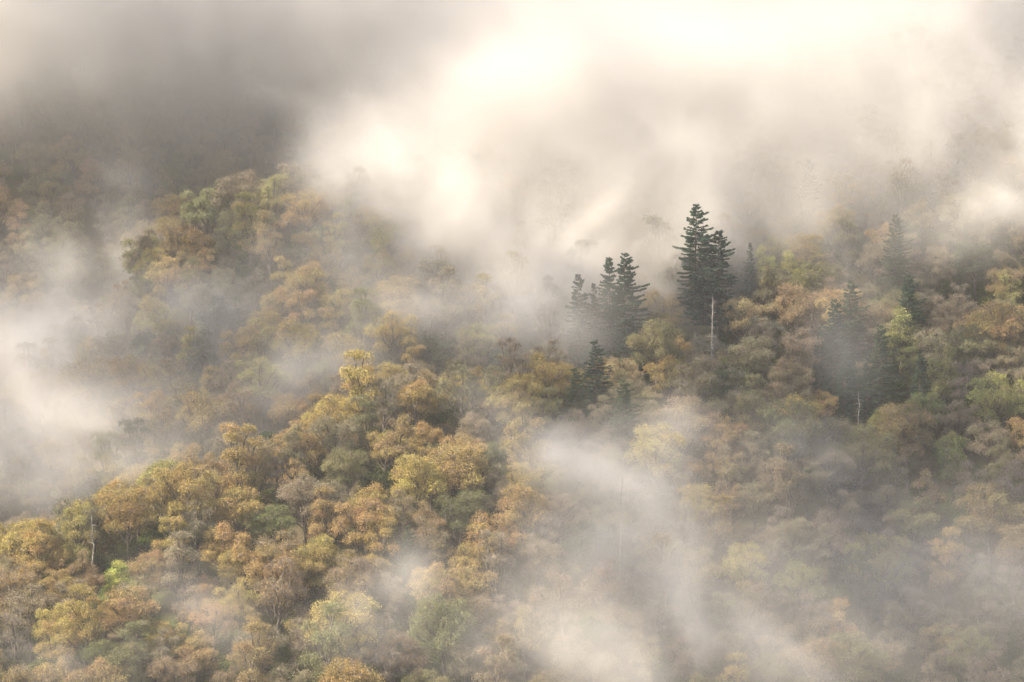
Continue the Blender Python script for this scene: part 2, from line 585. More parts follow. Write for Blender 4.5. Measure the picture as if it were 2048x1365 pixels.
C_RUST = (0.285, 0.205, 0.088); C_GOLD = (0.300, 0.232, 0.084); C_OLIVE = (0.175, 0.165, 0.080); C_GREY = (0.200, 0.172, 0.112)
C_GREEN = (0.125, 0.145, 0.055); C_LIME = (0.31, 0.325, 0.075); C_YG = (0.235, 0.222, 0.085); C_RED = (0.225, 0.170, 0.090)
C_SPRUCE = (0.032, 0.058, 0.040); C_DARK = (0.055, 0.075, 0.042); C_PINK = (0.262, 0.200, 0.120)
WORD = {C_RUST: 'rust-orange', C_GOLD: 'golden', C_OLIVE: 'olive', C_GREY: 'grey-brown', C_GREEN: 'mid-green', C_LIME: 'bright lime-green',
        C_YG: 'yellow-green', C_RED: 'red-brown', C_SPRUCE: 'dark blue-green', C_DARK: 'dark green', C_PINK: 'dusty pink-brown'}
TREES = []          # dicts: x, y, s, form, var, colour, label ...


def add_tree(x, y, form, colour, s=1.0, var=None, label=None, H=None, sx=1.0, r=6.0, name=None):
    TREES.append(dict(x=x, y=y, form=form, colour=colour, s=s, var=var, label=label, H=H, sx=sx, r=r, name=name))


def key(px, py, form, colour, s=1.0, y0=405, var=0, label=None, sx=1.0, r=5.5, name=None):
    H = PROTO[form][var][2] * s
    x, y = solve_y(px, py, H, y0)
    add_tree(x, y, form, colour, s, var, label, H, sx, r, name)


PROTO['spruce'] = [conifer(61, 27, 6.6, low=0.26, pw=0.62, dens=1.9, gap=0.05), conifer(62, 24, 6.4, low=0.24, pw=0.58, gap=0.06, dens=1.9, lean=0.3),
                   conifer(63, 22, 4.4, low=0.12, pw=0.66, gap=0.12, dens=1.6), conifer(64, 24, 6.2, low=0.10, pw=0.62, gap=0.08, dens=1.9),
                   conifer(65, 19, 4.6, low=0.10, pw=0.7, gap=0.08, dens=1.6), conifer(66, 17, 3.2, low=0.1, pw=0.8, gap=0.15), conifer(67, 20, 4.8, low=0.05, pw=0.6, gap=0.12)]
PROTO['snag'] = [snag(71, 20, 0.27, 70, 1.8), snag(72, 11, 0.22, 34, 1.7), snag(73, 17, 0.19, 22, 1.6), snag(74, 20, 0.14, 22, 1.8)]

# the trees that give the picture its shape
# spruces
key(1392, 408, 'spruce', C_SPRUCE, 1.18, 500, 0, 'tallest dark spruce with a drooping pointed top above the pale bare snag', sx=1.12)
key(1434, 462, 'spruce', C_SPRUCE, 1.08, 500, 1, 'dark bushy spruce leaning against the right side of the tallest spruce', r=3.5, sx=1.15)
key(1219, 516, 'spruce', C_SPRUCE, 1.18, 500, 2, 'thin gappy spruce on the left of the tight middle pair of spruces', r=3)
key(1249, 505, 'spruce', C_SPRUCE, 1.18, 500, 3, 'broad spruce on the right of the tight middle pair of spruces', r=3)
key(1156, 550, 'spruce', C_SPRUCE, 1.18, 500, 4, 'mist-veiled slim spruce furthest to the left of the spruce group', r=3)
key(1187, 566, 'spruce', C_SPRUCE, 1.18, 500, 5, 'small faint spruce between the slim left spruce and the tight pair', r=3)
key(1500, 487, 'spruce', C_SPRUCE, 0.95, 500, 5, 'small narrow spruce standing right of the tallest spruce beside lime saplings', r=3)
key(1618, 320, 'spruce', C_SPRUCE, 1.0, 560, 4, 'very faint spruce far up the slope in bright mist', r=3)
key(1190, 680, 'spruce', C_SPRUCE, 0.9, 460, 6, 'dark green bushy conifer just below the tight middle pair of spruces', sx=1.3)
key(1150, 735, 'spruce', C_DARK, 0.8, 460, 6, 'shaded conifer low to the left under the tight spruce pair', sx=1.3, r=4)
key(1245, 760, 'spruce', C_DARK, 0.8, 460, 3, 'shaded conifer low to the right under the tight spruce pair', sx=1.1, r=4)
key(1668, 600, 'spruce', C_SPRUCE, 0.95, 470, 3, 'dark conifer at the head of the dark gully, left of the thin mist', r=4)
key(1690, 690, 'spruce', C_SPRUCE, 0.85, 460, 6, 'dark conifer in the middle of the dark gully behind the broken snag', r=4)
key(1760, 650, 'spruce', C_DARK, 0.9, 460, 3, 'shaded conifer deep in the gully left of the slender pale green tree', r=4)
key(1640, 650, 'spruce', C_SPRUCE, 0.8, 460, 6, 'dark conifer between the pinkish twiggy crown and the dark gully', r=3.5)
key(1735, 705, 'spruce', C_SPRUCE, 0.85, 460, 4, 'narrow dark conifer just up the gully from the broken grey snag', r=3.5)
key(1815, 550, 'spruce', C_SPRUCE, 0.9, 480, 3, 'dark conifer above the slender pale green tree', r=4)
key(1840, 700, 'spruce', C_SPRUCE, 0.8, 455, 6, 'dark conifer right of the foot of the slender pale green tree', r=4)
key(1700, 560, 'spruce', C_DARK, 0.95, 470, 3, 'shaded conifer behind the thin mist at the top of the dark gully', r=4)
key(1790, 430, 'spruce', C_DARK, 0.95, 500, 3, 'dim conifer high on the right slope left of the twiggy grey trees', r=4)
key(815, 1050, 'spruce', C_DARK, 0.7, 430, 6, 'flat-layered dark conifer among rust trees low in the middle of the slope', sx=1.1, r=4)
# snags and birches
key(1425, 600, 'snag', C_GREY, 1.0, 500, 0, 'tall pale bare snag with short broken stubs below the tallest spruce', r=2.5)
key(1714, 788, 'snag', C_GREY, 1.0, 440, 1, 'short broken grey snag in the dark gully beside the light green bush', r=2.5)
key(190, 1040, 'snag', C_GREY, 0.95, 440, 2, 'slender white dead trunk among golden trees at the lower left ridge end', r=2)
key(1865, 290, 'snag', C_GREY, 1.0, 540, 3, 'thin whitish dead trunk high on the misty right slope', r=2)
key(1240, 960, 'snag', C_GREY, 1.0, 420, 3, 'thin pale dead trunk rising inside the bright mist patch low in the centre', r=2)
key(1707, 985, 'snag', C_GREY, 0.6, 420, 1, 'thin short dead stem poking up below the dark gully', r=2)
# vivid spring trees
key(1535, 500, 'slender', C_LIME, 0.78, 500, 0, 'bright lime sapling nearest the small narrow spruce', r=3)
key(1585, 508, 'slender', C_LIME, 0.72, 500, 0, 'brightest round lime-green sapling in the group of three above the pinkish trees', r=3, sx=1.25)
key(1622, 545, 'slender', C_LIME, 0.6, 500, 0, 'smallest lime sapling at the right of the group of three', r=2.5)
key(1803, 622, 'slender', C_YG, 1.05, 470, 0, 'slender pale green tree with open layered twigs over the dark gully', r=4, sx=1.2)
key(1885, 700, 'slender', C_YG, 1.0, 460, 0, 'narrow silvery green tree right of the slender pale green tree', r=4)
key(232, 1130, 'slender', C_LIME, 0.62, 425, 0, 'vivid yellow-lime small tree at the lower left below the white trunk', r=3.5, sx=1.35)
key(548, 1005, 'broad', C_GREEN, 0.72, 440, 1, 'rounded fresh green tree between rust trees below the near ridge', r=4)
key(915, 975, 'broad', C_GREEN, 0.85, 440, 0, 'tall mid-green tree above the dark hollow in the slope centre', r=5)
key(960, 640, 'broad', C_YG, 0.85, 520, 1, 'mist-softened pale yellow-green tree on the ridge left of the spruces', r=5)
key(345, 610, 'broad', C_YG, 0.8, 560, 1, 'pale green tree fading into the left-hand mist', r=5)
key(550, 345, 'tall', C_YG, 0.95, 580, 0, 'lime-tinted tree at the right end of the middle knoll', r=5)
key(505, 385, 'tall', C_YG, 0.95, 575, 1, 'yellow-green tree on the middle knoll behind the orange tree', r=5)
key(1775, 808, 'broad', C_YG, 0.68, 440, 0, 'light green bush-like tree right of the short broken grey snag', r=5)
key(1905, 880, 'slender', C_GREEN, 0.85, 430, 0, 'fresh green narrow tree at the right below the dark gully', r=4)
key(1985, 740, 'broad', C_YG, 0.95, 440, 2, 'tall olive-lime tree near the right edge above the green thicket', r=6)
key(2030, 545, 'slender', C_YG, 0.9, 470, 0, 'yellow-green tree just above the big orange tree at the right edge', r=4)
key(1600, 1120, 'broad', C_YG, 0.9, 412, 1, 'hazy lime-green broad tree in the lower right mist', r=6)
key(1760, 1060, 'broad', C_YG, 1.0, 412, 2, 'largest hazy yellow-green crown in the lower right mist', r=6)
# big rust and golden crowns
key(2005, 595, 'broad', C_RUST, 1.05, 455, 2, 'big orange crown at the right edge halfway up', r=6.5)
key(1590, 565, 'broad', C_PINK, 0.95, 480, 0, 'pinkish-orange crown right below the lime saplings', r=6)
key(1490, 590, 'broad', C_PINK, 0.9, 480, 1, 'pinkish-orange crown right of the pale bare snag', r=6)
key(1600, 640, 'twiggy', C_PINK, 0.9, 470, 0, 'pinkish twiggy crown with pale branches below the pinkish-orange pair', r=6)
key(1575, 710, 'broad', C_GREY, 0.95, 465, 3, 'domed buff crown left of the dark gully', r=6)
key(1580, 790, 'broad', C_OLIVE, 1.05, 455, 2, 'wide olive dome left of the short broken grey snag', r=6.5)
key(1650, 775, 'broad', C_RUST, 0.62, 455, 3, 'small rounded brown crown between olive dome and broken snag', r=4)
key(1690, 845, 'broad', C_OLIVE, 0.65, 440, 1, 'small olive crown just below the broken grey snag', r=4.5)
key(350, 385, 'broad', C_GOLD, 0.95, 575, 0, 'golden crown at the left edge of the middle knoll', r=6, sx=1.1)
key(400, 450, 'broad', C_RUST, 0.9, 570, 3, 'rosy rust crown in front of the golden crown on the middle knoll', r=6)
key(485, 338, 'broad', C_RED, 0.95, 585, 1, 'red-brown crown at the top of the middle knoll', r=6)
key(500, 400, 'tall', C_GOLD, 0.9, 570, 0, 'orange-gold tall tree in the middle of the middle knoll', r=4)
key(540, 425, 'tall', C_RUST, 0.9, 568, 1, 'rust-brown tall tree at the right of the middle knoll', r=4)
key(335, 510, 'broad', C_RUST, 0.85, 562, 2, 'rust crown low on the left side of the middle knoll', r=6)
key(360, 915, 'broad', C_GOLD, 0.98, 440, 2, 'large golden domed crown on the near ridge above the green-floored trunks', r=6)
key(255, 968, 'broad', C_GOLD, 0.9, 440, 0, 'golden crown on the near ridge left of the large golden dome', r=6)
key(160, 1000, 'tall', C_YG, 0.85, 440, 0, 'yellow-olive ridge tree behind the slender white trunk', r=5)
key(70, 1045, 'tall', C_GOLD, 0.85, 435, 1, 'amber tree with fanned dark branches at the lower left ridge end', r=5)
key(60, 1150, 'twiggy', C_PINK, 0.9, 420, 0, 'dusty twiggy crown at the lower left corner below the amber tree', r=6)
key(985, 1020, 'broad', C_RUST, 0.9, 425, 2, 'large deep orange dome beside the dark hollow and the bright mist', r=6)
key(930, 1085, 'broad', C_RUST, 0.72, 420, 1, 'smaller orange crown hanging left over the dark hollow', r=5)
key(835, 905, 'broad', C_GOLD, 0.95, 445, 0, 'broad golden crown on the mid slope left of the green tree', r=6)
key(1100, 715, 'broad', C_GOLD, 0.9, 470, 1, 'pale golden crown on the ridge left of the dark bushy conifer', r=6)
key(1340, 705, 'broad', C_GOLD, 0.85, 470, 3, 'golden brown crown left of the pale bare snag', r=6)
key(1980, 960, 'broad', C_RED, 1.0, 425, 2, 'brown-orange crown with dark fanned limbs near the right edge', r=6)
key(400, 1265, 'broad', C_RUST, 0.7, 405, 1, 'rust crown at the bottom in front of the grey mist', r=5)
key(1050, 690, 'bare', C_GREY, 0.8, 500, 0, 'bare dark-limbed tree in bright mist on the ridge left of the pale golden crown', r=4)
key(1330, 560, 'twiggy', C_GOLD, 0.95, 510, 0, 'pale gold twiggy tree between the tight spruce pair and the tallest spruce', r=5)

# fill the slopes
SPACE = 7.6


def crestA_y(x):
    pts = np.array([P(*k) for k in SPUR_A]); return float(np.interp(x, pts[:, 0], pts[:, 1]))


def choose(px, py, x, y, r):
    u = r.random()
    if y > 700:
        return random.choice(['broad', 'tall', 'twiggy']), random.choice([C_GREY, C_DARK, C_OLIVE])
    left = px < 1080
    if y < crestA_y(x) + 16:
        d = (crestA_y(x) - y)
        if left:
            if px < 330 and d < 30:
                pal = [(C_GOLD, .5), (C_YG, .12), (C_RUST, .25), (C_OLIVE, .13)]
            elif d < 55:
                pal = [(C_GOLD, .40), (C_RUST, .36), (C_GREY, .10), (C_OLIVE, .12), (C_GREEN, .02)]
            else:
                pal = [(C_RUST, .27), (C_OLIVE, .32), (C_GREY, .16), (C_GOLD, .18), (C_RED, .04), (C_YG, .03)]
        elif px < 1650:
            pal = [(C_GREY, .42), (C_OLIVE, .27), (C_GOLD, .09), (C_PINK, .06), (C_DARK, .09), (C_RUST, .07)]
        else:
            pal = [(C_OLIVE, .33), (C_GREY, .32), (C_RED, .09), (C_YG, .05), (C_RUST, .10), (C_DARK, .08), (C_GREEN, .03)]
        f = [('broad', .42), ('tall', .26), ('twiggy', .29), ('bare', .03)] if left else [('broad', .42), ('tall', .16), ('twiggy', .38), ('bare', .04)]
    else:
        pal = [(C_GREY, .26), (C_RUST, .26), (C_GOLD, .20), (C_OLIVE, .2), (C_YG, .02), (C_DARK, .06)]
        f = [('broad', .42), ('tall', .32), ('twiggy', .22), ('bare', .04)]

    def pick(q):
        v = r.random(); s = 0
        for a, b in q:
            s += b
            if v < s: return a
        return q[-1][0]
    return pick(f), pick(pal)


pl = np.random.default_rng(5)
cand = np.stack([pl.uniform(-200, 220, 40000), pl.uniform(405, 820, 40000)], 1)
taken = [(t_['x'], t_['y'], t_['r']) for t_ in TREES]
far = []
grid = {}


def near_ok(x, y, rr):
    gx, gy = int(x // 10), int(y // 10)
    for i in (-1, 0, 1):
        for j in (-1, 0, 1):
            for (a, b, c) in grid.get((gx + i, gy + j), ()):
                if (a - x) ** 2 + (b - y) ** 2 < ((c + rr) * 0.62) ** 2: return False
    return True


for q in taken:
    grid.setdefault((int(q[0] // 10), int(q[1] // 10)), []).append(q)
for x, y in cand:
    rr = pl.uniform(3.5, 5.4) if y < 700 else 6.2
    if not near_ok(x, y, rr): continue
    grid.setdefault((int(x // 10), int(y // 10)), []).append((x, y, rr))
    z = float(height(x, y))
    px, py = proj((x, y, z + 11))
    form, colour = choose(px, py, x, y, pl)
    tpx, tpy = proj((x, y, z + 17 * rr / 5.6))
    if y < 560 and ((1335 < px < 1485 and tpy < 640) or (1180 < px < 1300 and tpy < 690) or (1120 < px < 1200 and tpy < 700)): continue
    var = int(pl.integers(len(PROTO[form])))
    s = rr / 5.6 * pl.uniform(0.88, 1.16)
    ca = crestA_y(x)
    inframe = -90 < px < 2140 and -20 < py < 1450
    # hidden on the back of the near ridge
    zc = z + 16 * s
    vis = True
    for q in np.linspace(0.70, 0.985, 40):
        if float(height(x * q, y * q)) + 9 > zc * q:
            vis = False; break
    solid = inframe and vis and (y < ca + 14 or (y < 640 and px < 1150 and py > 330) or (px > 1500 and y < 600 and py > 380))
    d = dict(x=x, y=y, form=form, colour=colour, s=s, var=var, label=None, H=None, sx=1.0, r=rr, name=None)
    if solid: TREES.append(d)
    else: far.append(d)
# of each kind the 300 nearest stay trees of their own, the rest join the mass
for group_ in (('broad',), ('twiggy',), ('tall',)):
    q = sorted([t_ for t_ in TREES if t_['form'] in group_ and not t_['label']], key=lambda t_: t_['y'])
    keep = 300 - sum(1 for t_ in TREES if t_['form'] in group_ and t_['label'])
    drop = set(id(t_) for t_ in q[keep:])
    far += [t_ for t_ in TREES if id(t_) in drop]
    TREES = [t_ for t_ in TREES if id(t_) not in drop]
print('trees', len(TREES), 'far', len(far))

# ------------------------------------------------------------------ labels
MARKS = [('the tallest spruce', 1400, 500), ('the tight spruce pair', 1235, 590), ('the three lime saplings', 1580, 540), ('the short broken snag', 1714, 840),
         ('the big orange right-edge crown', 2000, 650), ('the vivid yellow-lime small tree', 232, 1165), ('the fresh green rounded tree', 548, 1045),
         ('the large golden ridge dome', 360, 960), ('the deep orange dome', 985, 1075), ('the middle knoll', 440, 440), ('the hazy yellow-green crown', 1760, 1110),
         ('the mist-softened yellow-green tree', 960, 680), ('the flat-layered conifer', 815, 1090), ('the brown-orange fanned crown', 1980, 1010),
         ('the wide olive dome', 1580, 840), ('the low central mist', 1240, 1050), ('the broad golden mid-slope crown', 835, 950)]
FORMW = {'broad': 'domed', 'tall': 'tall upright', 'twiggy': 'thin-leaved twiggy', 'slender': 'slender', 'bare': 'bare-limbed', 'spruce': 'spruce', 'snag': 'dead'}
ORD = ['nearest', 'second nearest', 'third nearest', 'fourth nearest', 'fifth nearest', 'sixth nearest', 'seventh nearest', 'eighth nearest', 'ninth nearest', 'tenth nearest']
buckets = {}
for t_ in TREES:
    z = float(height(t_['x'], t_['y']))
    t_['z'] = z
    px, py = proj((t_['x'], t_['y'], z + 12))
    t_['px'], t_['py'] = px, py
    if t_['label']: continue
    mk = min(MARKS, key=lambda q: (q[1] - px) ** 2 + (q[2] - py) ** 2)
    dx, dy = px - mk[1], py - mk[2]
    if abs(dy) > 1.6 * abs(dx): side = 'above' if dy < 0 else 'below'
    elif abs(dx) > 1.6 * abs(dy): side = 'left of' if dx < 0 else 'right of'
    else: side = ('up and ' if dy < 0 else 'down and ') + ('left of' if dx < 0 else 'right of')
    buckets.setdefault((WORD[t_['colour']], FORMW[t_['form']], side, mk[0]), []).append((dx * dx + dy * dy, t_))
for (cw, fw, side, mk), q in buckets.items():
    q.sort(key=lambda e_: e_[0])
    for k, (_, t_) in enumerate(q):
        t_['label'] = f'{fw} {cw} tree {side} {mk}' + (f', {ORD[k]} such' if len(q) > 1 else '')
        if len(t_['label'].replace('-', ' ').split()) > 15: t_['label'] = t_['label'].replace(' tree ', ' ', 1).replace('up and ', 'up ').replace('down and ', 'down ')

# ------------------------------------------------------------------ the trees
GROUPS = {'spruce': 'dark spruces on the slope', 'snag': 'dead pale trunks on the slope'}
NAMES = {'broad': 'budding_tree', 'tall': 'upright_tree', 'twiggy': 'twiggy_tree', 'slender': 'young_green_tree', 'bare': 'bare_tree', 'spruce': 'spruce_tree', 'snag': 'dead_tree'}
tr_r = np.random.default_rng(9)
for t_ in TREES:
    tm, cm, H = PROTO[t_['form']][t_['var'] or 0]
    e_ = bpy.data.objects.new(NAMES[t_['form']], None)
    e_.empty_display_size = 1.0
    e_['label'] = t_['label']
    e_['category'] = 'dead tree' if t_['form'] == 'snag' else 'tree'
    e_['group'] = GROUPS.get(t_['form'], 'budding spring trees covering the hillside')
    e_.location = (t_['x'], t_['y'], t_['z'])
    s = t_['s']; k = t_['sx']
    e_.scale = (s * k, s * k, s)
    lean = 0.0 if t_['form'] in ('spruce', 'snag') else 0.05
    e_.rotation_euler = (tr_r.normal() * lean - lean, tr_r.normal() * lean, tr_r.uniform(0, 6.283) if t_['form'] != 'spruce' else tr_r.uniform(-.3, .3))
    col.objects.link(e_)
    a = bpy.data.objects.new('trunk', tm); a.parent = e_; col.objects.link(a)
    c = bpy.data.objects.new('branches' if t_['form'] == 'snag' else 'crown', cm); c.parent = e_; col.objects.link(c)
    q = np.array(t_['colour']) * tr_r.uniform(0.88, 1.14) * tr_r.uniform(0.94, 1.06, 3)
    c.color = (*q, 1)
    if t_['form'] == 'snag': c['kind'] = 'stuff'
    t_['obj'] = e_


# ------------------------------------------------------------------ masses nobody could count
def scatter(name, label, pts, scales, rots, kinds, protos, mats):
    """points with a pick attribute, one shape set down on each (stuff only)"""
    me = bpy.data.meshes.new(name)
    me.vertices.add(len(pts)); me.vertices.foreach_set('co', np.asarray(pts, np.float32).ravel())
    for nm, vals in (('size', scales), ('turn', rots)):
        at = me.attributes.new(nm, 'FLOAT', 'POINT'); at.data.foreach_set('value', np.asarray(vals, np.float32))
    at = me.attributes.new('pick', 'INT', 'POINT'); at.data.foreach_set('value', np.asarray(kinds, np.int32))
    o = bpy.data.objects.new(name, me); col.objects.link(o)
    o['kind'] = 'stuff'; o['label'] = label
    g = bpy.data.node_groups.new(name, 'GeometryNodeTree')
    g.interface.new_socket('Geometry', in_out='INPUT', socket_type='NodeSocketGeometry')
    g.interface.new_socket('Geometry', in_out='OUTPUT', socket_type='NodeSocketGeometry')
    N = g.nodes; L = g.links
    gi = N.new('NodeGroupInput'); go = N.new('NodeGroupOutput')
    join = N.new('GeometryNodeJoinGeometry')

    def attr(nm, ty):
        a_ = N.new('GeometryNodeInputNamedAttribute'); a_.data_type = ty; a_.inputs['Name'].default_value = nm
        return a_.outputs[0]
    pick = attr('pick', 'INT'); size = attr('size', 'FLOAT'); turn = attr('turn', 'FLOAT')
    xyz = N.new('ShaderNodeCombineXYZ'); L.new(turn, xyz.inputs[2])
    for i, (objs) in enumerate(protos):
        cmpn = N.new('FunctionNodeCompare'); cmpn.data_type = 'INT'; cmpn.operation = 'EQUAL'
        L.new(pick, cmpn.inputs[2]); cmpn.inputs[3].default_value = i
        for ob in objs:
            oi = N.new('GeometryNodeObjectInfo'); oi.inputs['Object'].default_value = ob
            mt = mats.get(ob.data.materials[0].name if ob.data.materials else '', None)
            src = oi.outputs['Geometry']
            if mt:
                sm_ = N.new('GeometryNodeSetMaterial'); sm_.inputs['Material'].default_value = mt
                mi_ = N.new('GeometryNodeInputMaterialIndex')
                c2 = N.new('FunctionNodeCompare'); c2.data_type = 'INT'; c2.operation = 'EQUAL'; c2.inputs[3].default_value = 0
                L.new(mi_.outputs[0], c2.inputs[2]); L.new(c2.outputs[0], sm_.inputs['Selection'])
                L.new(src, sm_.inputs['Geometry']); src = sm_.outputs[0]
            ip = N.new('GeometryNodeInstanceOnPoints')
            L.new(gi.outputs[0], ip.inputs['Points']); L.new(cmpn.outputs[0], ip.inputs['Selection'])
            L.new(src, ip.inputs['Instance']); L.new(xyz.outputs[0], ip.inputs['Rotation']); L.new(size, ip.inputs['Scale'])
            L.new(ip.outputs[0], join.inputs[0])
    L.new(join.outputs[0], go.inputs[0])
    md = o.modifiers.new('scatter', 'NODES'); md.node_group = g
    return o


def hidden_obj(me):
    return bpy.data.objects.new(me.name, me)


fp = []; flat_mats = {'leaves': M_LEAF_FAR}
protos = []; index = {}
for f_ in ('broad', 'tall', 'twiggy', 'bare'):
    for v_, (tm, cm, H) in enumerate(PROTO[f_]):
        index[(f_, v_)] = len(protos); protos.append([hidden_obj(tm), hidden_obj(cm)])
pts = [(d['x'], d['y'], float(height(d['x'], d['y']))) for d in far]
scatter('distant_wood', 'mass of misty budding trees fading away on the slopes behind the near ridge', pts,
        [d['s'] for d in far], tr_r.uniform(0, 6.28, len(far)), [index[(d['form'], d['var'])] for d in far], protos, flat_mats)


def shrub(seed, rad, n_, leaf):
    r = np.random.default_rng(seed)
    tw = Wood(); LV = []; LF = []; TN = []; n0 = 0
    for k in range(9):
        d = r.normal(size=3); d[2] = abs(d[2]) + 0.5; d /= np.linalg.norm(d)
        e_ = d * rad * r.uniform(0.5, 1.1)
        tw.tube(bez(np.array([0, 0, -0.4]), e_ * 0.5 + [0, 0, .3], e_, 4), [0.05, 0.035, 0.025, 0.01], 3)
        C = e_ + r.normal(size=(n_, 3)) * rad * 0.28
        v, f = leaf_cards(C, leaf, r)
        LV.append(v); LF.append(f + n0); n0 += len(v)
        TN.append(np.clip(np.stack([0.5 + r.normal(size=n_) * .15, 0.5 + r.normal(size=n_) * .18], 1), 0, 1))
    return crown_mesh('shrub', tw, np.concatenate(LV), np.concatenate(LF), np.concatenate(TN), M_LEAF, M_TWIG)


shr = [shrub(81, 1.6, 150, 0.17), shrub(82, 2.2, 170, 0.18), shrub(83, 1.1, 110, 0.16)]
up = np.random.default_rng(21)
q = np.stack([up.uniform(-130, 170, 9000), up.uniform(405, 640, 9000)], 1)
cl = fbm(NG, q[:, 0] / 14, q[:, 1] / 14, q[:, 0] * 0 + 9.1, 3)
q = q[cl > 0.47][:4200]
zz = height(q[:, 0], q[:, 1])
scatter('undergrowth', 'low shrubs and fresh green undergrowth between the trunks', np.column_stack([q, zz]), up.uniform(0.6, 1.5, len(q)), up.uniform(0, 6.28, len(q)),
        up.integers(0, 3, len(q)), [[hidden_obj(s_)] for s_ in shr], {'leaves': M_LEAF_LOW})

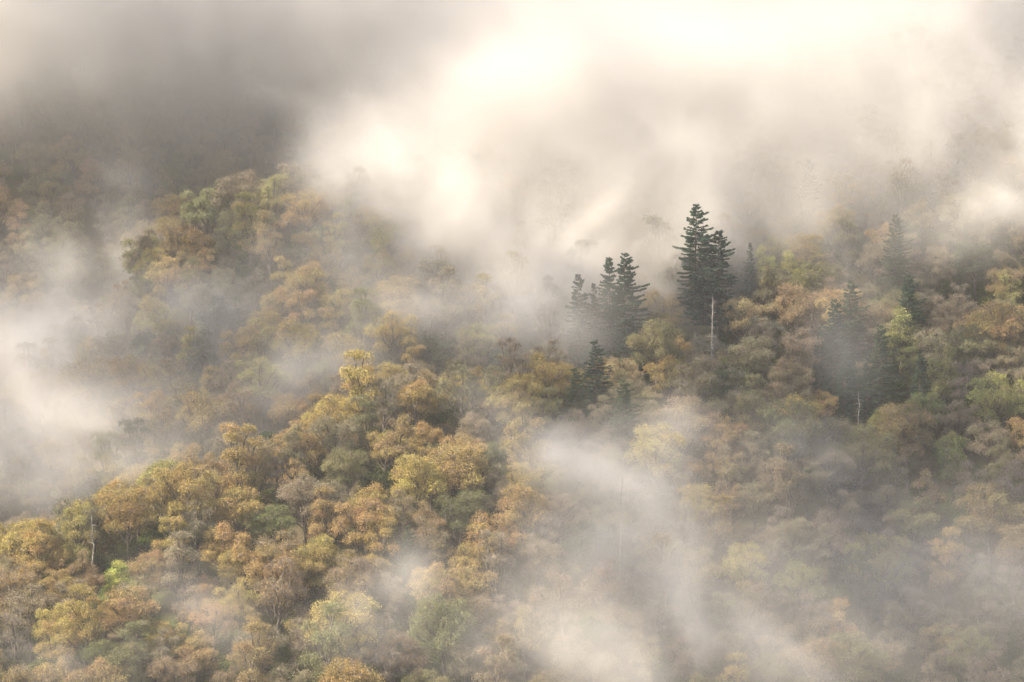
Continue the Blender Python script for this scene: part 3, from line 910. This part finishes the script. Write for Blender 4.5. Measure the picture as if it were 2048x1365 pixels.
# ------------------------------------------------------------------ mist
# soft banks lying on the slopes; (px, py) of the photo are only used to find the spot on the hill,
# radii in metres: across, up the slope, thickness;  tilt of the bank from level, roll across, optical depth
#  px, py, metres in front of the canopy (or absolute distance > 100), rx, rs, rn, tilt, roll, tau
BANKS = [
    # unseen cloud added out of view only to shade the far hill, the side valley and the right of the near slope
    ('w', -172, 685, 132, 28, 50, 34, 0, 0, 3.4), ('w', -110, 585, 98, 34, 24, 20, 0, 0, 0.7), ('w', -172, 562, 30, 15, 22, 26, 0, 0, 1.8), ('w', -172, 519, 70, 15, 18, 25, 0, 0, 2.4), ('w', -60, 474, 84, 24, 28, 17, 0, 0, 2.3), ('w', -60, 426, 64, 20, 14, 16, 0, 0, 1.4), ('w', -20, 628, 128, 32, 34, 22, 0, 0, 1.4),
    # even thin air in the side valley and over the foot of the slope
    ('w', -65, 545, -48, 55, 26, 9, 40, 0, 0.28), ('w', -70, 690, 22, 55, 28, 12, 60, 0, 0.55), ('w', 65, 455, -77, 60, 24, 8, 35, 0, 0.25),
    # high cloud over everything behind
    (300, -90, 690, 70, 33, 30, 65, 0, 2.6), (900, 0, 690, 70, 20, 24, 65, 0, 2.2), (-60, -30, 700, 40, 26, 28, 65, 0, 2.4), (1500, 40, 650, 60, 26, 26, 65, 0, 3.2), (2050, 20, 640, 45, 26, 30, 65, 0, 3.0),
    (1240, 200, 602, 32, 18, 18, 70, 0, 2.8), (1400, 150, 596, 24, 12, 12, 70, 0, 1.3), (1080, 300, 595, 26, 18, 16, 60, -10, 2.4), (820, 240, 612, 20, 16, 16, 60, 30, 0.5),
    (830, 420, 586, 19, 15, 13, 60, -20, 2.4), (720, 340, 596, 11, 12, 11, 60, 0, 0.8), (1000, 480, 576, 18, 11, 10, 55, -35, 1.8), (1100, 560, 565, 14, 8, 7, 55, -30, 0.9),
    (1500, 260, 600, 36, 20, 16, 65, 5, 2.4), (1780, 170, 610, 36, 18, 16, 65, -10, 2.6), (2060, 300, 600, 20, 16, 12, 65, -20, 1.5), (1780, 300, 600, 30, 8, 10, 60, -10, 0.6),
    (1300, 360, 580, 24, 14, 11, 60, 0, 1.5), (1600, 380, 580, 26, 10, 9, 60, 10, 0.6), (1180, 500, 574, 16, 12, 6, 60, 0, 1.5), (1330, 520, 578, 14, 12, 5, 65, 0, 1.3), (1480, 470, 582, 16, 10, 5, 65, 0, 0.9),
    # over the far dark hill
    (450, 20, 680, 50, 12, 16, 60, 0, 0.7), (-40, 60, 680, 30, 16, 16, 60, 0, 1.2), (620, 180, 660, 20, 9, 12, 60, 0, 0.35), (230, 400, 640, 8, 16, 9, 60, 25, 0.45),
    (60, 470, 630, 9, 7, 10, 60, -20, 0.2), (150, 520, 620, 17, 7, 10, 60, 0, 0.6),
    # left bank in the side valley
    (20, 670, 590, 19, 12, 11, 55, 0, 2.2), (20, 770, 560, 14, 11, 12, 50, 10, 1.6), (150, 720, 575, 13, 10, 10, 50, 20, 0.65), (70, 890, 525, 15, 8, 10, 50, 15, 1.1),
    (230, 820, 550, 14, 7, 8, 50, 20, 0.35), (330, 620, 580, 14, 7, 7, 55, 15, 0.3), (640, 520, 578, 16, 8, 8, 55, -20, 0.4), (520, 640, 575, 18, 9, 8, 55, 10, 0.22),
    (250, 950, 520, 16, 5, 7, 50, 20, 0.5), (480, 800, 550, 16, 8, 8, 50, 20, 0.15),
    # veil along the near ridge
    (620, 740, 545, 10, 6, 6, 50, 30, 0.7), (760, 640, 556, 15, 7, 6, 50, 25, 0.55), (870, 600, 560, 12, 6, 6, 50, 30, 0.4), (1070, 640, 542, 14, 8, 7, 50, 0, 0.8),
    (1150, 680, 532, 6, 4, 4, 55, 0, 0.25),
    # bright mist low in the centre
    (1110, 880, 10, 9, 3.5, 3, 45, -38, 0.4), (1190, 930, 10, 9, 4, 3, 45, -38, 0.5), (1270, 850, 9, 7, 3.5, 3, 45, -30, 0.5), (1350, 840, 9, 5, 6, 3, 45, 30, 0.45),
    (1330, 960, 10, 6, 14, 4, 50, 0, 0.65), (1150, 1000, 11, 8, 10, 4, 50, 0, 0.6), (1240, 1060, 11, 10, 16, 4, 50, 0, 0.8), (1340, 1130, 12, 6, 15, 4, 50, 0, 0.5),
    (1210, 1190, 12, 11, 14, 5, 50, 0, 0.55), (1100, 1290, 12, 11, 12, 5, 50, 0, 0.45), (1260, 1320, 10, 16, 12, 5, 50, 0, 0.5), (1480, 1290, 12, 16, 10, 5, 50, 0, 0.2),
    (1060, 900, 9, 9, 5, 3, 45, -30, 0.35), (1010, 820, 9, 7, 4, 3, 45, -30, 0.3), (1680, 1330, 10, 24, 10, 5, 45, 0, 0.12),
    (1500, 1130, 10, 11, 10, 4, 40, 0, 0.25), (1960, 1170, 9, 14, 9, 4, 40, 0, 0.14), (1750, 1130, 10, 16, 9, 4, 40, 0, 0.12),
    # thin wisps bottom left
    (400, 1220, 9, 12, 6, 3, 45, -25, 0.22), (450, 1290, 9, 8, 6, 3, 45, -60, 0.18), (760, 1220, 9, 8, 5, 3, 45, -40, 0.38),
    (820, 1150, 9, 6, 6, 3, 45, 20, 0.3), (690, 1270, 9, 6, 5, 3, 45, -30, 0.3), (960, 1300, 9, 9, 6, 4, 45, 0, 0.2), (180, 1310, 8, 14, 6, 3, 40, 0, 0.2),
    # thin veils on the right
    (1720, 590, 12, 6, 9, 4, 55, 15, 0.45), (1690, 700, 12, 6, 10, 4, 50, 10, 0.3), (1600, 900, 10, 13, 8, 4, 45, -20, 0.3), (1850, 470, 12, 16, 9, 6, 55, 0, 0.45),
    (2010, 420, 14, 12, 9, 6, 55, 0, 0.8), (1480, 900, 10, 10, 9, 4, 45, 0, 0.15),
]
LO = np.array([-232.0, 400.0, -108.0]); HI = np.array([170.0, 800.0, 172.0]); VOX = 1.5
RES = np.ceil((HI - LO) / VOX).astype(int) + 1
HI = LO + (RES - 1) * VOX
gx = (LO[0] + np.arange(RES[0]) * VOX).astype(np.float32)
gy = (LO[1] + np.arange(RES[1]) * VOX).astype(np.float32)
gz = (LO[2] + np.arange(RES[2]) * VOX).astype(np.float32)
D = np.zeros(tuple(RES), np.float32); DS = np.zeros(tuple(RES), np.float32)
for bk in BANKS:
    if bk[0] == 'w':
        c = np.array(bk[1:4], float); px, py, dd = 0, 0, 999.0
        rx, rs, rn, tilt, roll, tau = bk[4:]
    else:
        px, py, dd, rx, rs, rn, tilt, roll, tau = bk
    yd = min(dd, surf(px, py) - 8 - 0.35 * rn) if dd > 100 else surf(px, py) - dd * 1.25 - 2
    if dd < 100: rn = rn * 1.3
    if bk[0] != 'w': c = P(px, py, yd)
    t_, ro = R(tilt), R(roll)
    ax = np.array([1, 0, 0.0]); up_ = np.array([0, math.cos(t_), math.sin(t_)]); nn = np.array([0, -math.sin(t_), math.cos(t_)])
    e1 = ax * math.cos(ro) + up_ * math.sin(ro); e2 = -ax * math.sin(ro) + up_ * math.cos(ro)
    A = np.outer(e1, e1) / rx ** 2 + np.outer(e2, e2) / rs ** 2 + np.outer(nn, nn) / rn ** 2
    vd = c / np.linalg.norm(c)
    L_ = math.sqrt(math.pi / (vd @ A @ vd))
    pk = tau / L_
    ext = 2.1 * np.sqrt(np.diag(np.linalg.inv(A)))
    s0 = [max(0, int((c[k] - ext[k] - LO[k]) / VOX)) for k in range(3)]
    s1 = [min(RES[k], int((c[k] + ext[k] - LO[k]) / VOX) + 2) for k in range(3)]
    if any(s1[k] <= s0[k] for k in range(3)): continue
    dx = (gx[s0[0]:s1[0]] - c[0])[:, None, None]; dy = (gy[s0[1]:s1[1]] - c[1])[None, :, None]; dz = (gz[s0[2]:s1[2]] - c[2])[None, None, :]
    q = A[0, 0] * dx * dx + A[1, 1] * dy * dy + A[2, 2] * dz * dz + 2 * (A[0, 1] * dx * dy + A[0, 2] * dx * dz + A[1, 2] * dy * dz)
    den = (pk * np.maximum(np.exp(-q) - 0.012, 0)).astype(np.float32)
    smooth = 1.0 if bk[0] == 'w' else (0.45 if dd > 100 and rx >= 24 else 0.0)     # added shading cloud, thin air and high cloud are more even than the wisps
    bx = (slice(s0[0], s1[0]), slice(s0[1], s1[1]), slice(s0[2], s1[2]))
    D[bx] += den * (1 - smooth)
    DS[bx] += den * smooth
idx = np.nonzero(D > 0.0004)
x_, y_, z_ = gx[idx[0]], gy[idx[1]], gz[idx[2]]
N1, N2 = Noise3(31), Noise3(32)
wx = (N2(x_ / 22, y_ / 22, z_ / 22) - 0.5) * 20; wz = (N2(x_ / 22 + 7, y_ / 22, z_ / 22 + 3) - 0.5) * 20
f_ = fbm(N1, (x_ + wx) / 15, (y_) / 17, (z_ + wz + 0.35 * x_) / 15, 5, 0.6)
f_ = np.clip((f_ - 0.30) / 0.36, 0, 1.35)
f_ = f_ * f_ * 1.25
D2 = np.zeros_like(D)
D2[idx] = D[idx] * (0.14 + 1.05 * f_)
D2 += DS
D2[D2 < 0.0006] = 0
# nothing on the outermost cells
for k in range(3):
    sl = [slice(None)] * 3
    sl[k] = slice(0, 2); D2[tuple(sl)] = 0
    sl[k] = slice(-2, None); D2[tuple(sl)] = 0
print('mist cells', D2.size, (D2 > 0).mean(), D2.max())

me = bpy.data.meshes.new('mist')
me.vertices.add(D2.size)
at = me.attributes.new('dens', 'FLOAT', 'POINT')
at.data.foreach_set('value', np.ascontiguousarray(D2.transpose(2, 1, 0)).ravel())     # x fastest
mist = bpy.data.objects.new('mist', me)
mist['kind'] = 'stuff'; mist['label'] = 'drifting banks and wisps of pale morning mist over the hillside, plus unseen added shade clouds'
col.objects.link(mist)
g = bpy.data.node_groups.new('mist', 'GeometryNodeTree')
g.interface.new_socket('Geometry', in_out='INPUT', socket_type='NodeSocketGeometry')
g.interface.new_socket('Geometry', in_out='OUTPUT', socket_type='NodeSocketGeometry')
N = g.nodes; L = g.links
gi = N.new('NodeGroupInput'); go = N.new('NodeGroupOutput')
pos = N.new('GeometryNodeInputPosition')
sub = N.new('ShaderNodeVectorMath'); sub.operation = 'SUBTRACT'; sub.inputs[1].default_value = LO
scl = N.new('ShaderNodeVectorMath'); scl.operation = 'SCALE'; scl.inputs['Scale'].default_value = 1.0 / VOX
L.new(pos.outputs[0], sub.inputs[0]); L.new(sub.outputs[0], scl.inputs[0])
sp = N.new('ShaderNodeSeparateXYZ'); L.new(scl.outputs[0], sp.inputs[0])


def rnd(s_):
    q_ = N.new('FunctionNodeFloatToInt'); q_.rounding_mode = 'ROUND'; L.new(s_, q_.inputs[0]); return q_.outputs[0]


def imath(op, a_, b_):
    q_ = N.new('FunctionNodeIntegerMath'); q_.operation = op
    for k, v in ((0, a_), (1, b_)):
        if isinstance(v, int): q_.inputs[k].default_value = v
        else: L.new(v, q_.inputs[k])
    return q_.outputs[0]


ix, iy, iz = rnd(sp.outputs[0]), rnd(sp.outputs[1]), rnd(sp.outputs[2])
index_ = imath('ADD', ix, imath('MULTIPLY', imath('ADD', iy, imath('MULTIPLY', iz, int(RES[1]))), int(RES[0])))
na = N.new('GeometryNodeInputNamedAttribute'); na.data_type = 'FLOAT'; na.inputs['Name'].default_value = 'dens'
si = N.new('GeometryNodeSampleIndex'); si.data_type = 'FLOAT'; si.domain = 'POINT'; si.clamp = True
L.new(gi.outputs[0], si.inputs['Geometry']); L.new(na.outputs[0], si.inputs['Value']); L.new(index_, si.inputs['Index'])
vc = N.new('GeometryNodeVolumeCube')
vc.inputs['Min'].default_value = LO; vc.inputs['Max'].default_value = HI
vc.inputs['Resolution X'].default_value = int(RES[0]); vc.inputs['Resolution Y'].default_value = int(RES[1]); vc.inputs['Resolution Z'].default_value = int(RES[2])
L.new(si.outputs[0], vc.inputs['Density'])
mm, t, n, l, out = nmat('mist_air')
pv = n.new('ShaderNodeVolumePrincipled')
pv.inputs['Color'].default_value = (0.73, 0.710, 0.682, 1)
pv.inputs['Density'].default_value = 1.0
pv.inputs['Anisotropy'].default_value = 0.0
pv.inputs['Density Attribute'].default_value = 'density'
l.new(pv.outputs[0], out.inputs['Volume'])
sm_ = N.new('GeometryNodeSetMaterial'); sm_.inputs['Material'].default_value = mm
L.new(vc.outputs[0], sm_.inputs[0]); L.new(sm_.outputs[0], go.inputs[0])
md = mist.modifiers.new('mist', 'NODES'); md.node_group = g
me.materials.append(mm)

# ------------------------------------------------------------------ haze: even, pale air round the camera and the whole scene
hz, t, n, l, out = nmat('pale_air')
ha = n.new('ShaderNodeVolumePrincipled')
ha.inputs['Color'].default_value = (0.97, 0.96, 0.945, 1)
ha.inputs['Density'].default_value = 0.00008
l.new(ha.outputs[0], out.inputs['Volume'])
x0, x1, y0, y1, z0, z1 = -400.0, 420.0, -60.0, 900.0, -175.0, 110.0
v = [(x0, y0, z0), (x1, y0, z0), (x1, y1, z0), (x0, y1, z0), (x0, y0, z1), (x1, y0, z1), (x1, y1, z1), (x0, y1, z1)]
f = np.array([(0, 3, 2, 1), (4, 5, 6, 7), (0, 1, 5, 4), (1, 2, 6, 5), (2, 3, 7, 6), (3, 0, 4, 7)])
haze = bpy.data.objects.new('haze', new_mesh('haze', v, f, [hz]))
haze['kind'] = 'stuff'; haze['label'] = 'thin pale haze in the air over the whole valley'
col.objects.link(haze)
